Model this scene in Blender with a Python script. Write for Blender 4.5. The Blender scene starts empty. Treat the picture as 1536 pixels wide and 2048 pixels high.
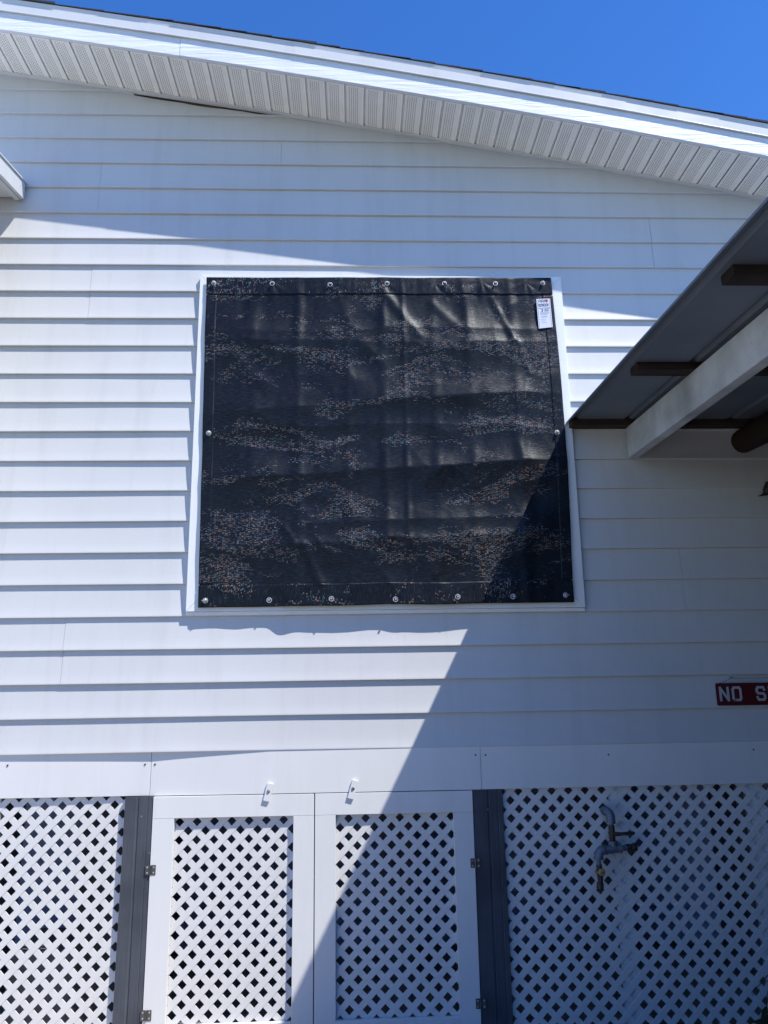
import bpy, bmesh, math, random
import numpy as np
from mathutils import Vector, Matrix, noise
random.seed(7)
SC = bpy.context.scene
COL = SC.collection

# ------------------------------------------------------------------ camera
PITCH, YAW, ROLL = 0.23025839, -0.03987040, -0.01561261
CAM = Vector((0.0, -4.282, 1.70))
FPX = 1540.0                                    # focal length for the 1536 x 2048 frame
cp, sp, cy, sy, cr, sr = math.cos(PITCH), math.sin(PITCH), math.cos(YAW), math.sin(YAW), math.cos(ROLL), math.sin(ROLL)
FW = Vector((-sy * cp, cy * cp, sp)); RT0 = Vector((cy, sy, 0)); UP0 = RT0.cross(FW)
RT = RT0 * cr + UP0 * sr; UP = UP0 * cr - RT0 * sr
cam = bpy.data.cameras.new('camera'); camo = bpy.data.objects.new('camera', cam); COL.objects.link(camo)
M = Matrix((RT, UP, -FW)).transposed().to_4x4(); M.translation = CAM
camo.matrix_world = M
cam.sensor_fit = 'VERTICAL'; cam.sensor_height = 36; cam.sensor_width = 27; cam.lens = 36 * FPX / 2048
cam.clip_end = 2000; cam.clip_start = 0.02
SC.camera = camo

# ------------------------------------------------------------------ sky, sun, exposure
SUN = Vector((1.29, -1.0, 2.42)).normalized()
w = bpy.data.worlds.new('World'); SC.world = w; w.use_nodes = True
nt = w.node_tree; bg = nt.nodes['Background']
sky = nt.nodes.new('ShaderNodeTexSky'); sky.sky_type = 'NISHITA'; sky.sun_disc = False
sky.sun_elevation = math.asin(SUN.z); sky.sun_rotation = math.atan2(SUN.x, SUN.y)
sky.air_density = 1.0; sky.dust_density = 0.0; sky.ozone_density = 5.0
hs = nt.nodes.new('ShaderNodeHueSaturation'); hs.inputs['Saturation'].default_value = 1.25; hs.inputs['Hue'].default_value = .512
nt.links.new(sky.outputs[0], hs.inputs['Color']); nt.links.new(hs.outputs[0], bg.inputs[0]); bg.inputs[1].default_value = 0.127
sl = bpy.data.lights.new('sun', 'SUN'); sl.energy = 3.55; sl.angle = math.radians(0.5); sl.color = (1.0, 0.945, 0.865)
so = bpy.data.objects.new('sun', sl); COL.objects.link(so); so.location = (6, -5, 12)
so.rotation_euler = SUN.to_track_quat('Z', 'Y').to_euler()
SC.view_settings.view_transform = 'Standard'; SC.view_settings.look = 'None'
SC.view_settings.gamma = 1; SC.view_settings.use_curve_mapping = False
SC.view_settings.exposure = 0.96
SC.cycles.max_bounces = 8; SC.cycles.diffuse_bounces = 5

def at(px, py, Y=0.0):
    """where the line of sight through a photo point meets the upright plane y = Y"""
    v = FW + RT * ((px - 768) / FPX) - UP * ((py - 1024) / FPX)
    return CAM + v * ((Y - CAM.y) / v.y)

# ------------------------------------------------------------------ object helpers
def link(o, parent=None):
    COL.objects.link(o)
    if parent is not None: o.parent = parent
    return o
def tag(o, label=None, cat=None, group=None, kind=None):
    if label: o['label'] = label
    if cat: o['category'] = cat
    if group: o['group'] = group
    if kind: o['kind'] = kind
    return o
def empty(name, parent=None, loc=(0, 0, 0)):
    o = bpy.data.objects.new(name, None); o.empty_display_size = 0.1; o.location = loc
    return link(o, parent)

class MB:
    """collects shapes for one mesh"""
    def __init__(s): s.v = []; s.f = []; s.uv = None; s.smooth = False
    def add(s, vs, fs):
        b = len(s.v); s.v += [tuple(p) for p in vs]; s.f += [tuple(i + b for i in f) for f in fs]; return s
    def box(s, x0, x1, y0, y1, z0, z1, rot=None, c=None):
        vs = [Vector((x, y, z)) for x in (x0, x1) for y in (y0, y1) for z in (z0, z1)]
        if rot is not None: vs = [rot @ (p - c) + c for p in vs]
        return s.add(vs, [(0, 1, 3, 2), (4, 6, 7, 5), (0, 4, 5, 1), (2, 3, 7, 6), (0, 2, 6, 4), (1, 5, 7, 3)])
    def prism(s, poly, a, b):
        """poly: list of (x,z); from y=a to y=b"""
        n = len(poly)
        vs = [(x, a, z) for x, z in poly] + [(x, b, z) for x, z in poly]
        return s.add(vs, [tuple(range(n)), tuple(range(2 * n - 1, n - 1, -1))] + [(i, i + n, (i + 1) % n + n, (i + 1) % n) for i in range(n)])
    def prism_z(s, poly, a, b):
        n = len(poly)
        vs = [(x, y, a) for x, y in poly] + [(x, y, b) for x, y in poly]
        return s.add(vs, [tuple(range(n)), tuple(range(2 * n - 1, n - 1, -1))] + [(i, i + n, (i + 1) % n + n, (i + 1) % n) for i in range(n)])
    def tube(s, pts, rad, n=12, caps=True):
        pts = [Vector(p) for p in pts]; m = len(pts)
        if not hasattr(rad, '__len__'): rad = [rad] * m
        t0 = (pts[1] - pts[0]).normalized()
        ref = Vector((0, 0, 1)) if abs(t0.z) < .9 else Vector((1, 0, 0))
        nrm = t0.cross(ref).normalized(); vs = []
        for i in range(m):
            t = ((pts[min(i + 1, m - 1)] - pts[i]).normalized() + (pts[i] - pts[max(i - 1, 0)]).normalized())
            t = t.normalized() if t.length > 1e-6 else t0
            nrm = (nrm - t * nrm.dot(t)); nrm.normalize(); bn = t.cross(nrm)
            vs += [pts[i] + (nrm * math.cos(2 * math.pi * k / n) + bn * math.sin(2 * math.pi * k / n)) * rad[i] for k in range(n)]
        fs = [(i * n + k, i * n + (k + 1) % n, (i + 1) * n + (k + 1) % n, (i + 1) * n + k) for i in range(m - 1) for k in range(n)]
        if caps: fs += [tuple(range(n - 1, -1, -1)), tuple(range((m - 1) * n, m * n))]
        s.smooth = True
        return s.add(vs, fs)
    def build(s, name, mat, parent=None, bevel=0.0, seg=2):
        me = bpy.data.meshes.new(name); me.from_pydata(s.v, [], s.f); me.update()
        bm = bmesh.new(); bm.from_mesh(me)
        if len(bm.faces) < 60000: bmesh.ops.recalc_face_normals(bm, faces=bm.faces)
        if bevel:
            es = [e for e in bm.edges if len(e.link_faces) == 2 and e.calc_face_angle(0) > .6]
            bmesh.ops.bevel(bm, geom=es, offset=bevel, segments=seg, profile=.6, affect='EDGES', clamp_overlap=True)
        if s.smooth:
            for f in bm.faces: f.smooth = True
            for e in bm.edges:
                if len(e.link_faces) == 2 and e.calc_face_angle(0) > .6: e.smooth = False
        bm.to_mesh(me); bm.free()
        me.materials.append(mat)
        return link(bpy.data.objects.new(name, me), parent)

def copy_tree(o, parent=None, off=None):
    c = o.copy(); link(c, parent)
    if off is not None: c.location = Vector(o.location) + Vector(off)
    for ch in [k for k in bpy.data.objects if k.parent == o]: copy_tree(ch, c)
    return c

# ------------------------------------------------------------------ materials
def mat(name, base, rough=.5, spec=.5, metal=0.0):
    m = bpy.data.materials.new(name); m.use_nodes = True
    b = m.node_tree.nodes['Principled BSDF']
    b.inputs['Base Color'].default_value = (*base, 1); b.inputs['Roughness'].default_value = rough
    b.inputs['Specular IOR Level'].default_value = spec; b.inputs['Metallic'].default_value = metal
    return m, m.node_tree.nodes, m.node_tree.links, b
def coords(N, L, scale=(1, 1, 1), kind='Object', rot=(0, 0, 0)):
    t = N.new('ShaderNodeTexCoord'); mp = N.new('ShaderNodeMapping')
    mp.inputs['Scale'].default_value = scale; mp.inputs['Rotation'].default_value = rot
    if kind == 'World':
        g = N.new('ShaderNodeNewGeometry'); L.new(g.outputs['Position'], mp.inputs[0])
    else: L.new(t.outputs[kind], mp.inputs[0])
    return mp.outputs[0]
def noise_n(N, L, vec, scale, detail=4, rough=.5, dist=0.0):
    n = N.new('ShaderNodeTexNoise'); n.inputs['Scale'].default_value = scale; n.inputs['Detail'].default_value = detail
    n.inputs['Roughness'].default_value = rough; n.inputs['Distortion'].default_value = dist
    L.new(vec, n.inputs['Vector']); return n
def ramp(N, L, fac, stops):
    r = N.new('ShaderNodeValToRGB'); e = r.color_ramp.elements
    while len(e) < len(stops): e.new(.5)
    for i, (p, c) in enumerate(stops):
        e[i].position = p; e[i].color = (*c, 1) if hasattr(c, '__len__') else (c, c, c, 1)
    L.new(fac, r.inputs[0]); return r.outputs[0]
def bump(N, L, b, h, strength, dist, prev=None):
    k = N.new('ShaderNodeBump'); k.inputs['Strength'].default_value = strength; k.inputs['Distance'].default_value = dist
    L.new(h, k.inputs['Height'])
    if prev is not None: L.new(prev, k.inputs['Normal'])
    L.new(k.outputs[0], b.inputs['Normal']); return k.outputs[0]
def mixc(N, L, fac, a, b, mode='MIX'):
    x = N.new('ShaderNodeMix'); x.data_type = 'RGBA'; x.blend_type = mode
    for i, v in ((0, fac), (6, a), (7, b)):
        if isinstance(v, (int, float)): x.inputs[i].default_value = v
        elif isinstance(v, tuple): x.inputs[i].default_value = (*v, 1)
        else: L.new(v, x.inputs[i])
    return x.outputs[2]
def math_n(N, L, op, a, b=None, c=None):
    x = N.new('ShaderNodeMath'); x.operation = op
    for i, v in enumerate((a, b, c)):
        if v is None: continue
        if isinstance(v, (int, float)): x.inputs[i].default_value = v
        else: L.new(v, x.inputs[i])
    return x.outputs[0]

def painted(name, col, rough, dirt=.06, grain=.25, gs=(4, 60, 60), gd=.0006, dscale=1.3, speck=.0, streak=.16):
    m, N, L, b = mat(name, col, rough, .4)
    wv = coords(N, L, kind='World')
    d = noise_n(N, L, wv, dscale, 6, .6)
    dark = tuple(c * (1 - dirt * 2.2) for c in col); lite = tuple(min(1, c * (1 + dirt * .4)) for c in col)
    c = ramp(N, L, d.outputs[0], [(.3, dark), (.62, lite)])
    if streak:
        st_ = noise_n(N, L, coords(N, L, (7, 7, .55), 'World'), 1.0, 6, .7, .3)
        sm_ = ramp(N, L, st_.outputs[0], [(.50, 0.0), (.72, 1.0)])
        c = mixc(N, L, math_n(N, L, 'MULTIPLY', sm_, streak), c, tuple(q * .62 for q in col[:2]) + (col[2] * .56,))
    if speck:
        s = noise_n(N, L, wv, 55, 2, .5); sm = ramp(N, L, s.outputs[0], [(.70, 0.0), (.78, 1.0)])
        c = mixc(N, L, math_n(N, L, 'MULTIPLY', sm, speck), c, (.12, .11, .09))
    L.new(c, b.inputs['Base Color'])
    rr = noise_n(N, L, wv, 4, 3); L.new(ramp(N, L, rr.outputs[0], [(.3, rough - .06), (.7, rough + .08)]), b.inputs['Roughness'])
    g = noise_n(N, L, coords(N, L, gs, 'World'), 1.0, 5, .6, .4)
    k = bump(N, L, b, g.outputs[0], grain, gd)
    f = noise_n(N, L, wv, 2.1, 2); bump(N, L, b, f.outputs[0], .35, .004, k)
    return m
SIDING = painted('vinyl_siding', (.55, .562, .575), .42, .03, .35, (5, 70, 260), .0005, .9, .0, .22)
WHITE = painted('white_pvc_board', (.68, .69, .695), .36, .018, .12, (3, 40, 40), .0003, 1.6, .10)
TRIM = painted('white_window_trim', (.75, .765, .775), .33, .02, .1, (3, 40, 40), .0003, 2, .05)
METALW = painted('white_metal_trim', (.60, .62, .64), .34, .03, .05, (2, 8, 8), .0003, 2.5, .05)
FASCIA = painted('white_cement_fascia', (.71, .74, .78), .5, .03, 1.0, (3.2, 1, 44), .0055, 2, .0)
BEAMW = painted('white_painted_wood', (.50, .53, .56), .55, .20, 1.0, (3, 3, 50), .0025, 3, .5, .3)
STUD = painted('white_stud', (.66, .68, .70), .5, .05, .2, (30, 30, 3), .0006, 3, .1)

def soffit_mat():
    m, N, L, b = mat('perforated_vinyl_soffit', (.63, .63, .615), .45, .4)
    t = N.new('ShaderNodeTexCoord'); sx = N.new('ShaderNodeSeparateXYZ'); L.new(t.outputs['UV'], sx.inputs[0])
    u, v = sx.outputs[0], sx.outputs[1]
    PU, PV = .0125, .0165
    ui = math_n(N, L, 'FLOOR', math_n(N, L, 'DIVIDE', u, PU))
    odd = math_n(N, L, 'MODULO', ui, 2.0)
    vs = math_n(N, L, 'ADD', math_n(N, L, 'DIVIDE', v, PV), math_n(N, L, 'MULTIPLY', odd, .5))
    du = math_n(N, L, 'ABSOLUTE', math_n(N, L, 'SUBTRACT', math_n(N, L, 'FRACT', math_n(N, L, 'DIVIDE', u, PU)), .5))
    dv = math_n(N, L, 'ABSOLUTE', math_n(N, L, 'SUBTRACT', math_n(N, L, 'FRACT', vs), .5))
    hole = math_n(N, L, 'MULTIPLY', math_n(N, L, 'LESS_THAN', du, .16), math_n(N, L, 'LESS_THAN', dv, .33))
    zone = math_n(N, L, 'MULTIPLY', math_n(N, L, 'GREATER_THAN', u, .0125), math_n(N, L, 'LESS_THAN', u, .075))
    ends = math_n(N, L, 'MULTIPLY', math_n(N, L, 'GREATER_THAN', v, .030), math_n(N, L, 'LESS_THAN', v, .335))
    mask = math_n(N, L, 'MULTIPLY', hole, math_n(N, L, 'MULTIPLY', zone, ends))
    wv = coords(N, L, kind='World')
    d = noise_n(N, L, wv, 7, 6, .65)
    base = ramp(N, L, d.outputs[0], [(.3, (.83, .81, .755)), (.65, (.90, .885, .835))])
    # darker brown blotches, fading out away from the wall
    wall_blotch = math_n(N, L, 'MULTIPLY', math_n(N, L, 'SUBTRACT', 1.0, math_n(N, L, 'MINIMUM', math_n(N, L, 'DIVIDE', v, .05), 1.0)),
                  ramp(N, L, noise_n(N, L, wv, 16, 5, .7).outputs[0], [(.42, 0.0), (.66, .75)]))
    c = mixc(N, L, wall_blotch, base, (.16, .15, .11))
    c = mixc(N, L, mask, c, (.36, .355, .34))
    L.new(c, b.inputs['Base Color'])
    bump(N, L, b, math_n(N, L, 'SUBTRACT', 1.0, mask), .8, .002)
    return m
SOFFIT = soffit_mat()

def wood(name, a, bcol, rough=.75, axis=(3, 30, 30), bs=.9):
    m, N, L, b = mat(name, a, rough, .25)
    v = coords(N, L, axis, 'World')
    n = noise_n(N, L, v, 1.0, 8, .65, .6)
    n2 = noise_n(N, L, coords(N, L, kind='World'), 3.5, 4)
    c = ramp(N, L, n.outputs[0], [(.3, a), (.7, bcol)])
    c = mixc(N, L, ramp(N, L, n2.outputs[0], [(.45, 0.0), (.7, .6)]), c, tuple(x * .45 for x in a))
    L.new(c, b.inputs['Base Color']); bump(N, L, b, n.outputs[0], bs, .002)
    return m
DARKWOOD = wood('weathered_dark_wood', (.016, .012, .011), (.055, .040, .034))
LOGWOOD = wood('reddish_log_wood', (.010, .006, .005), (.030, .016, .011), axis=(25, 2.5, 25))
CHARCOAL = wood('charcoal_composite_board', (.058, .066, .084), (.080, .088, .108), .55, (160, 30, 3), .5)
BROWNW = wood('bare_sheathing_wood', (.12, .085, .055), (.26, .18, .11))

def galv(name, col, rough=.5, metal=.6):
    m, N, L, b = mat(name, col, rough, .5, metal)
    v = coords(N, L, kind='World'); n = noise_n(N, L, v, 45, 5, .7)
    L.new(ramp(N, L, n.outputs[0], [(.3, tuple(c * .65 for c in col)), (.7, tuple(c * 1.15 for c in col))]), b.inputs['Base Color'])
    L.new(ramp(N, L, n.outputs[0], [(.3, rough - .12), (.7, rough + .15)]), b.inputs['Roughness'])
    bump(N, L, b, n.outputs[0], .25, .001)
    return m
GALV = galv('galvanised_pipe', (.15, .18, .225), .5, .35)
STEEL = galv('zinc_plated_steel', (.34, .34, .35), .36, .95)
HINGE = galv('dull_hinge_steel', (.16, .16, .165), .4, .9)
ZINC = galv('bright_zinc_hardware', (.50, .50, .51), .42, .5)
OLDMETAL = galv('aged_dark_brass', (.055, .045, .035), .55, .3)
BRASS = galv('yellow_brass', (.46, .32, .14), .5, .35)
BLACKP = galv('black_plastic', (.02, .018, .018), .5, 0)
IRON = galv('dark_cast_iron', (.018, .015, .016), .5, .2)

def sheet_mat():
    m, N, L, b = mat('galvanised_roof_sheet', (.12, .14, .17), .5, .5, .15)
    v = coords(N, L, kind='World')
    n = noise_n(N, L, v, 2.2, 6, .6); s = noise_n(N, L, coords(N, L, (26, 3, 10), 'World', (0, 0, .5)), 1.0, 3, .6)
    c = ramp(N, L, n.outputs[0], [(.3, (.11, .135, .175)), (.7, (.16, .19, .235))])
    sm = ramp(N, L, s.outputs[0], [(.70, 0.0), (.80, .45)])
    L.new(mixc(N, L, sm, c, (.30, .31, .33)), b.inputs['Base Color'])
    bump(N, L, b, n.outputs[0], .4, .006)
    return m
SHEET = sheet_mat()
def shingle_mat():
    m, N, L, b = mat('dark_asphalt_shingle', (.03, .032, .04), .9, .2)
    n = noise_n(N, L, coords(N, L, kind='World'), 220, 3, .7)
    L.new(ramp(N, L, n.outputs[0], [(.3, (.014, .015, .02)), (.7, (.06, .062, .07))]), b.inputs['Base Color'])
    bump(N, L, b, n.outputs[0], .8, .002); return m
SHINGLE = shingle_mat()
HAZE_BLUE = mat('crawlspace_haze_blue', (.40, .47, .68), .95, .1)[0]  # brightness and blue haze behind the lattice openings painted in as colour
GLASS = mat('dark_window_glass', (.02, .022, .025), .08, .6)[0]
RED = painted('red_sign_paint', (.085, .007, .010), .45, .08, .1)
LETTER = painted('silver_letter_paint', (.40, .43, .46), .4, .04, .05)
INKM = mat('tag_blue_ink', (.05, .06, .16), .6, .3)[0]
TAGW = mat('tag_white_vinyl', (.58, .61, .71), .5, .3)[0]
TAGRED = mat('tag_red_ink', (.5, .05, .07), .6, .3)[0]
THREAD = mat('black_cord', (.03, .03, .03), .8, .2)[0]
LEAFM = mat('dark_green_leaf', (.03, .05, .02), .5, .4)[0]
STEMM = mat('brown_stem', (.05, .05, .03), .7, .3)[0]

def ground_mat():
    m, N, L, b = mat('pale_concrete_paving', (.34, .32, .29), .9, .2)
    v = coords(N, L, kind='World'); n = noise_n(N, L, v, .7, 8, .65); n2 = noise_n(N, L, v, 60, 3)
    c = ramp(N, L, n.outputs[0], [(.3, (.36, .335, .295)), (.7, (.50, .47, .41))])
    L.new(mixc(N, L, .25, c, ramp(N, L, n2.outputs[0], [(.3, .12), (.7, .6)]), 'OVERLAY'), b.inputs['Base Color'])
    bump(N, L, b, n2.outputs[0], .5, .003); return m
GROUND = ground_mat()

def screen_mat(vertical=False):
    m, N, L, b = mat('black_woven_shade_mesh', (.009, .012, .018), .34, .22)
    b.inputs['Specular Tint'].default_value = (.80, .90, 1.0, 1)
    wv = coords(N, L, kind='World')
    # fine horizontal threads and vertical threads of the weave
    wz = noise_n(N, L, coords(N, L, (16, 1, 300), 'World'), 1.0, 3, .7)
    wx = noise_n(N, L, coords(N, L, (420, 1, 9), 'World'), 1.0, 2, .5)
    k = bump(N, L, b, wz.outputs[0], .55, .0020); k = bump(N, L, b, wx.outputs[0], .18, .0009, k)
    # short coloured dashes, in patches: moire glints painted into the cloth colour
    sx_ = N.new('ShaderNodeTexVoronoi'); sx_.feature = 'F1'; sx_.distance = 'CHEBYCHEV'; sx_.inputs['Scale'].default_value = 1.0
    L.new(coords(N, L, (230, 1, 95) if vertical else (84, 1, 480), 'World'), sx_.inputs['Vector'])
    sep = N.new('ShaderNodeSeparateColor'); L.new(sx_.outputs['Color'], sep.inputs[0])
    core = math_n(N, L, 'LESS_THAN', sx_.outputs['Distance'], .40)
    patch = noise_n(N, L, coords(N, L, (1.9, 1, 5.0), 'World'), 1.0, 7, .68, .8)
    pm = ramp(N, L, patch.outputs[0], [(.39, 0.0), (.66, 1.0)])
    keep = math_n(N, L, 'GREATER_THAN', math_n(N, L, 'MULTIPLY', sep.outputs[0], pm), .46)
    mask = math_n(N, L, 'MULTIPLY', core, keep)
    mapv = N.new('ShaderNodeMapRange'); L.new(sep.outputs[1], mapv.inputs[0]); mapv.inputs[3].default_value = .0; mapv.inputs[4].default_value = 1.
    col = ramp(N, L, mapv.outputs[0], [(.0, (.40, .39, .36)), (.22, (.12, .14, .17)), (.42, (.12, .24, .50)), (.6, (.28, .26, .24)), (.78, (.48, .18, .07)), (.92, (.10, .26, .30))])
    zz = N.new('ShaderNodeSeparateXYZ'); L.new(wv, zz.inputs[0])
    th = noise_n(N, L, coords(N, L, (150, 1, 22) if vertical else (26, 1, 210), 'World'), 1.0, 4, .75)
    basec = ramp(N, L, th.outputs[0], [(.36, (.002, .003, .0055)), (.53, (.0065, .0080, .0120)), (.72, (.028, .031, .037))])
    L.new(mixc(N, L, math_n(N, L, 'MULTIPLY', mask, .62), basec, col), b.inputs['Base Color'])
    L.new(ramp(N, L, noise_n(N, L, wv, 9, 4).outputs[0], [(.3, .31), (.7, .41)]), b.inputs['Roughness'])
    return m
SCREEN = screen_mat(); SCREENH = screen_mat(True)

# ------------------------------------------------------------------ ground
g = MB(); g.add([(-300, -300, 0), (300, -300, 0), (300, 300, 0), (-300, 300, 0)], [(0, 1, 2, 3)])
tag(g.build('ground', GROUND), 'pale concrete ground in front of and under the house', None, None, 'structure')

# unseen grass and shrub row, added to cut ground bounce and low sky light
gl = MB(); gl.add([(-300, -300, .004), (300, -300, .004), (300, -11, .004), (-300, -11, .004)], [(0, 1, 2, 3)])
gm, N_, L_, b_ = mat('added_lawn_grass', (.05, .07, .025), .95, .1)
n_ = noise_n(N_, L_, coords(N_, L_, kind='World'), 3, 8, .7); L_.new(ramp(N_, L_, n_.outputs[0], [(.3, (.035, .05, .018)), (.7, (.085, .10, .045))]), b_.inputs['Base Color'])
tag(gl.build('added_lawn', gm), 'unseen dark grass added across the yard to lower the ground bounce', None, None, 'structure')
hm, N_, L_, b_ = mat('added_hedge_leaves', (.04, .06, .025), .8, .2)
n_ = noise_n(N_, L_, coords(N_, L_, kind='World'), 6, 6, .7); L_.new(ramp(N_, L_, n_.outputs[0], [(.3, (.02, .035, .012)), (.7, (.07, .095, .035))]), b_.inputs['Base Color'])
hv = MB(); rr_ = random.Random(3)
def added_hedge_line(xa, ya, xb, yb, n, hh):
    for i in range(n):
        t = rr_.random(); x = xa + (xb - xa) * t + rr_.uniform(-.8, .8); y = ya + (yb - ya) * t + rr_.uniform(-.8, .8); z = hh * rr_.random() ** .8 * (.8 + .2 * math.sin(x * .9 + y))
        a = Vector((rr_.uniform(-1, 1), rr_.uniform(-1, 1), rr_.uniform(-1, 1))).normalized() * .32; b = a.cross(Vector((rr_.uniform(-1, 1), rr_.uniform(-1, 1), rr_.uniform(-1, 1))).normalized()) * 1.1
        c = Vector((x, y, z + .05)); hv.add([c - a, c - b * .6, c + a, c + b * .6], [(0, 1, 2, 3)])
added_hedge_line(-16, -13, 16, -13, 6000, 2.6); added_hedge_line(12, -13, 12, 3, 4500, 3.0); added_hedge_line(-14, -13, -14, 3, 3500, 2.4)  # shrub rows added out of view to block the bright horizon
tag(hv.build('added_hedge', hm), 'unseen tall shrub row added round the yard to block low sky light', 'added_hedge', None, 'stuff')

# unseen dark boards, added to cut bounced light under the lean-to
for k in range(24):
    dk = MB(); dk.box(.95 + k * .145, .95 + k * .145 + .139, -6.0, -.10, .005, .035)
    if k == 0: deck = tag(empty('deck'), 'unseen dark boards added under the lean-to roof to cut bounced light', 'deck')
    dk.build('added_plank', DARKWOOD, deck)

# ------------------------------------------------------------------ house
house = tag(empty('house'), 'white sided house gable end with lattice skirting and perforated eave', 'house')
RX = [-2.267, -1.784, -1.301, -.333, .635, 1.718, 2.199, 2.65]; RZ = [5.627, 5.552, 5.477, 5.311, 5.148, 4.95, 4.842, 4.748]
PC = np.polyfit(RX, RZ, 2)
def rake(x):
    """underside of the eave along the gable, a very slight sag"""
    xc = min(max(x, -2.6), 2.9); z = float(np.polyval(PC, xc)); sl = float(2 * PC[0] * xc + PC[1])
    return z + sl * (x - xc)

ROW, Z0 = .1778, 1.4114
XL, XR = -4.2, 4.6
joints = {2: [-1.573], 3: [-1.573], 14: [-1.58], 15: [-1.58], 18: [-1.573], 19: [-1.573], 16: [1.885], 17: [1.885], 4: [1.858], 5: [1.858],
          8: [3.2], 9: [3.2], 0: [-3.0], 6: [-2.9], 7: [-2.9], 10: [-2.7], 11: [-2.7], 12: [2.9], 13: [2.9], 20: [-.45]}
OPEN = (-.90, 1.27, 2.15, 4.16)                # the window opening
def siding(n, x0, x1, proud):
    z = Z0 + n * ROW
    xs = [x0 + (x1 - x0) * i / max(1, round((x1 - x0) / .1)) for i in range(max(1, round((x1 - x0) / .1)) + 1)]
    prof = [(.007, ROW + .014), (.0010, ROW + .012), (-.0035, ROW * .70), (-.0090, ROW * .35), (-.0148, .012), (-.0165, .0055), (-.0162, .0014), (-.0145, 0.0), (.006, .0006)]
    mb = MB(); k = len(prof)
    for x in xs:
        wy = .0016 * noise.noise(Vector((x * 1.1, n * 3.7, 0))); wz = .0018 * noise.noise(Vector((x * .6, n * 5.1, 9)))
        top = rake(x) + .04
        if -1.46 < x < -.42: top = rake(x) - .004 - .030 * max(0, math.sin((x + 1.46) / 1.04 * math.pi)) ** .6 * (.7 + .5 * noise.noise(Vector((x * 6, 3, 1))))
        for (y, h) in prof:
            mb.v.append((x, y + proud + wy * (h > .02 and 1 or 1), min(z + wz + h, top)))
    for i in range(len(xs) - 1):
        for j in range(k - 1):
            a = i * k + j; mb.f.append((a, a + 1, a + k + 1, a + k))
    mb.f.append(tuple(range(k))); mb.f.append(tuple((len(xs) - 1) * k + j for j in range(k - 1, -1, -1)))
    mb.smooth = True
    o = mb.build('siding_board', SIDING, house)
    return o
for n in range(0, 28):
    z = Z0 + n * ROW
    xr = XR
    # right end where the rake cuts the course off
    while xr > XL and rake(xr) < z - .02: xr -= .1
    if xr < XL + .3: break
    cuts = [XL] + [c for c in joints.get(n, []) if c < xr] + [xr]
    if z > OPEN[2] and z + ROW < OPEN[3]:
        cuts = [c for c in cuts if c < OPEN[0] or c > OPEN[1]]
        cuts += [OPEN[0], OPEN[1]]; cuts.sort()
    for i in range(len(cuts) - 1):
        if cuts[i] == OPEN[0] and cuts[i + 1] == OPEN[1]: continue
        siding(n, cuts[i] + (.0010 if i else 0), cuts[i + 1] - .0006, -.0012 * (i % 2))
# sheathing behind the courses, round the window opening
sh = MB()
sh.prism([(XL, 1.2), (XR, 1.2), (XR, rake(XR) + .03), (0.2, rake(.2) + .03), (XL, rake(XL) + .03)], .0125, .10)
sh.build('sheathing', BROWNW, house)

# soffit, one ribbed perforated panel after another
soffit = empty('soffit', house)
PITCHX = .1183
def soffit_panel(xa):
    sl = (rake(xa + PITCHX) - rake(xa)) / PITCHX
    prof = [(0, 0), (.008, 0), (.011, -.001), (.0125, 0.0005), (.078, .0005), (.081, 0), (.092, 0), (.097, .0), (.101, -.0028), (.106, -.0028), (.110, .008), (PITCHX, .008)]
    # (x offset, z offset): a flat perforated field, a raised bead and a deep groove
    me = bpy.data.meshes.new('soffit_panel'); vs = []; uvs = []
    ys = (-.002, -.09, -.18, -.27, -.366)
    for y in ys:
        for u, h in prof:
            vs.append((xa + u, y, rake(xa + u) + .004 + h)); uvs.append((u, -y))
    k = len(prof); fs = [(j * k + i, j * k + i + 1, (j + 1) * k + i + 1, (j + 1) * k + i) for j in range(len(ys) - 1) for i in range(k - 1)]
    me.from_pydata(vs, [], fs); uvl = me.uv_layers.new(name='UVMap')
    for lp in me.loops: uvl.data[lp.index].uv = uvs[lp.vertex_index]
    me.materials.append(SOFFIT); link(bpy.data.objects.new('soffit_panel', me), soffit)
x = .318 - PITCHX * 28 - .112
while x < 3.6:
    soffit_panel(x); x += PITCHX
def along_rake(name, prof, m, parent, x0, x1, step=.18, smooth=False):
    """prof: (y, height above the rake) extruded along the gable"""
    k = len(prof); n = max(1, int(round((x1 - x0) / step))); mb = MB()
    for i in range(n + 1):
        x = x0 + (x1 - x0) * i / n
        mb.v += [(x, y, rake(x) + h) for y, h in prof]
    mb.f = [(i * k + j, i * k + (j + 1) % k, (i + 1) * k + (j + 1) % k, (i + 1) * k + j) for i in range(n) for j in range(k)]
    mb.f += [tuple(range(k)), tuple(n * k + j for j in range(k - 1, -1, -1))]
    return mb.build(name, m, parent)
along_rake('wall_channel', [(-.0165, -.004), (-.030, -.004), (-.032, .003), (-.032, .0035), (-.0165, .0035)], METALW, soffit, XL, XR)
along_rake('wall_channel', [(-.0165, -.0045), (-.0165, .003), (-.004, .003), (-.004, -.0045)], METALW, soffit, XL, XR)
along_rake('edge_channel', [(-.352, -.001), (-.366, -.001), (-.366, .003), (-.352, .003)], METALW, soffit, XL, XR)
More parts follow.
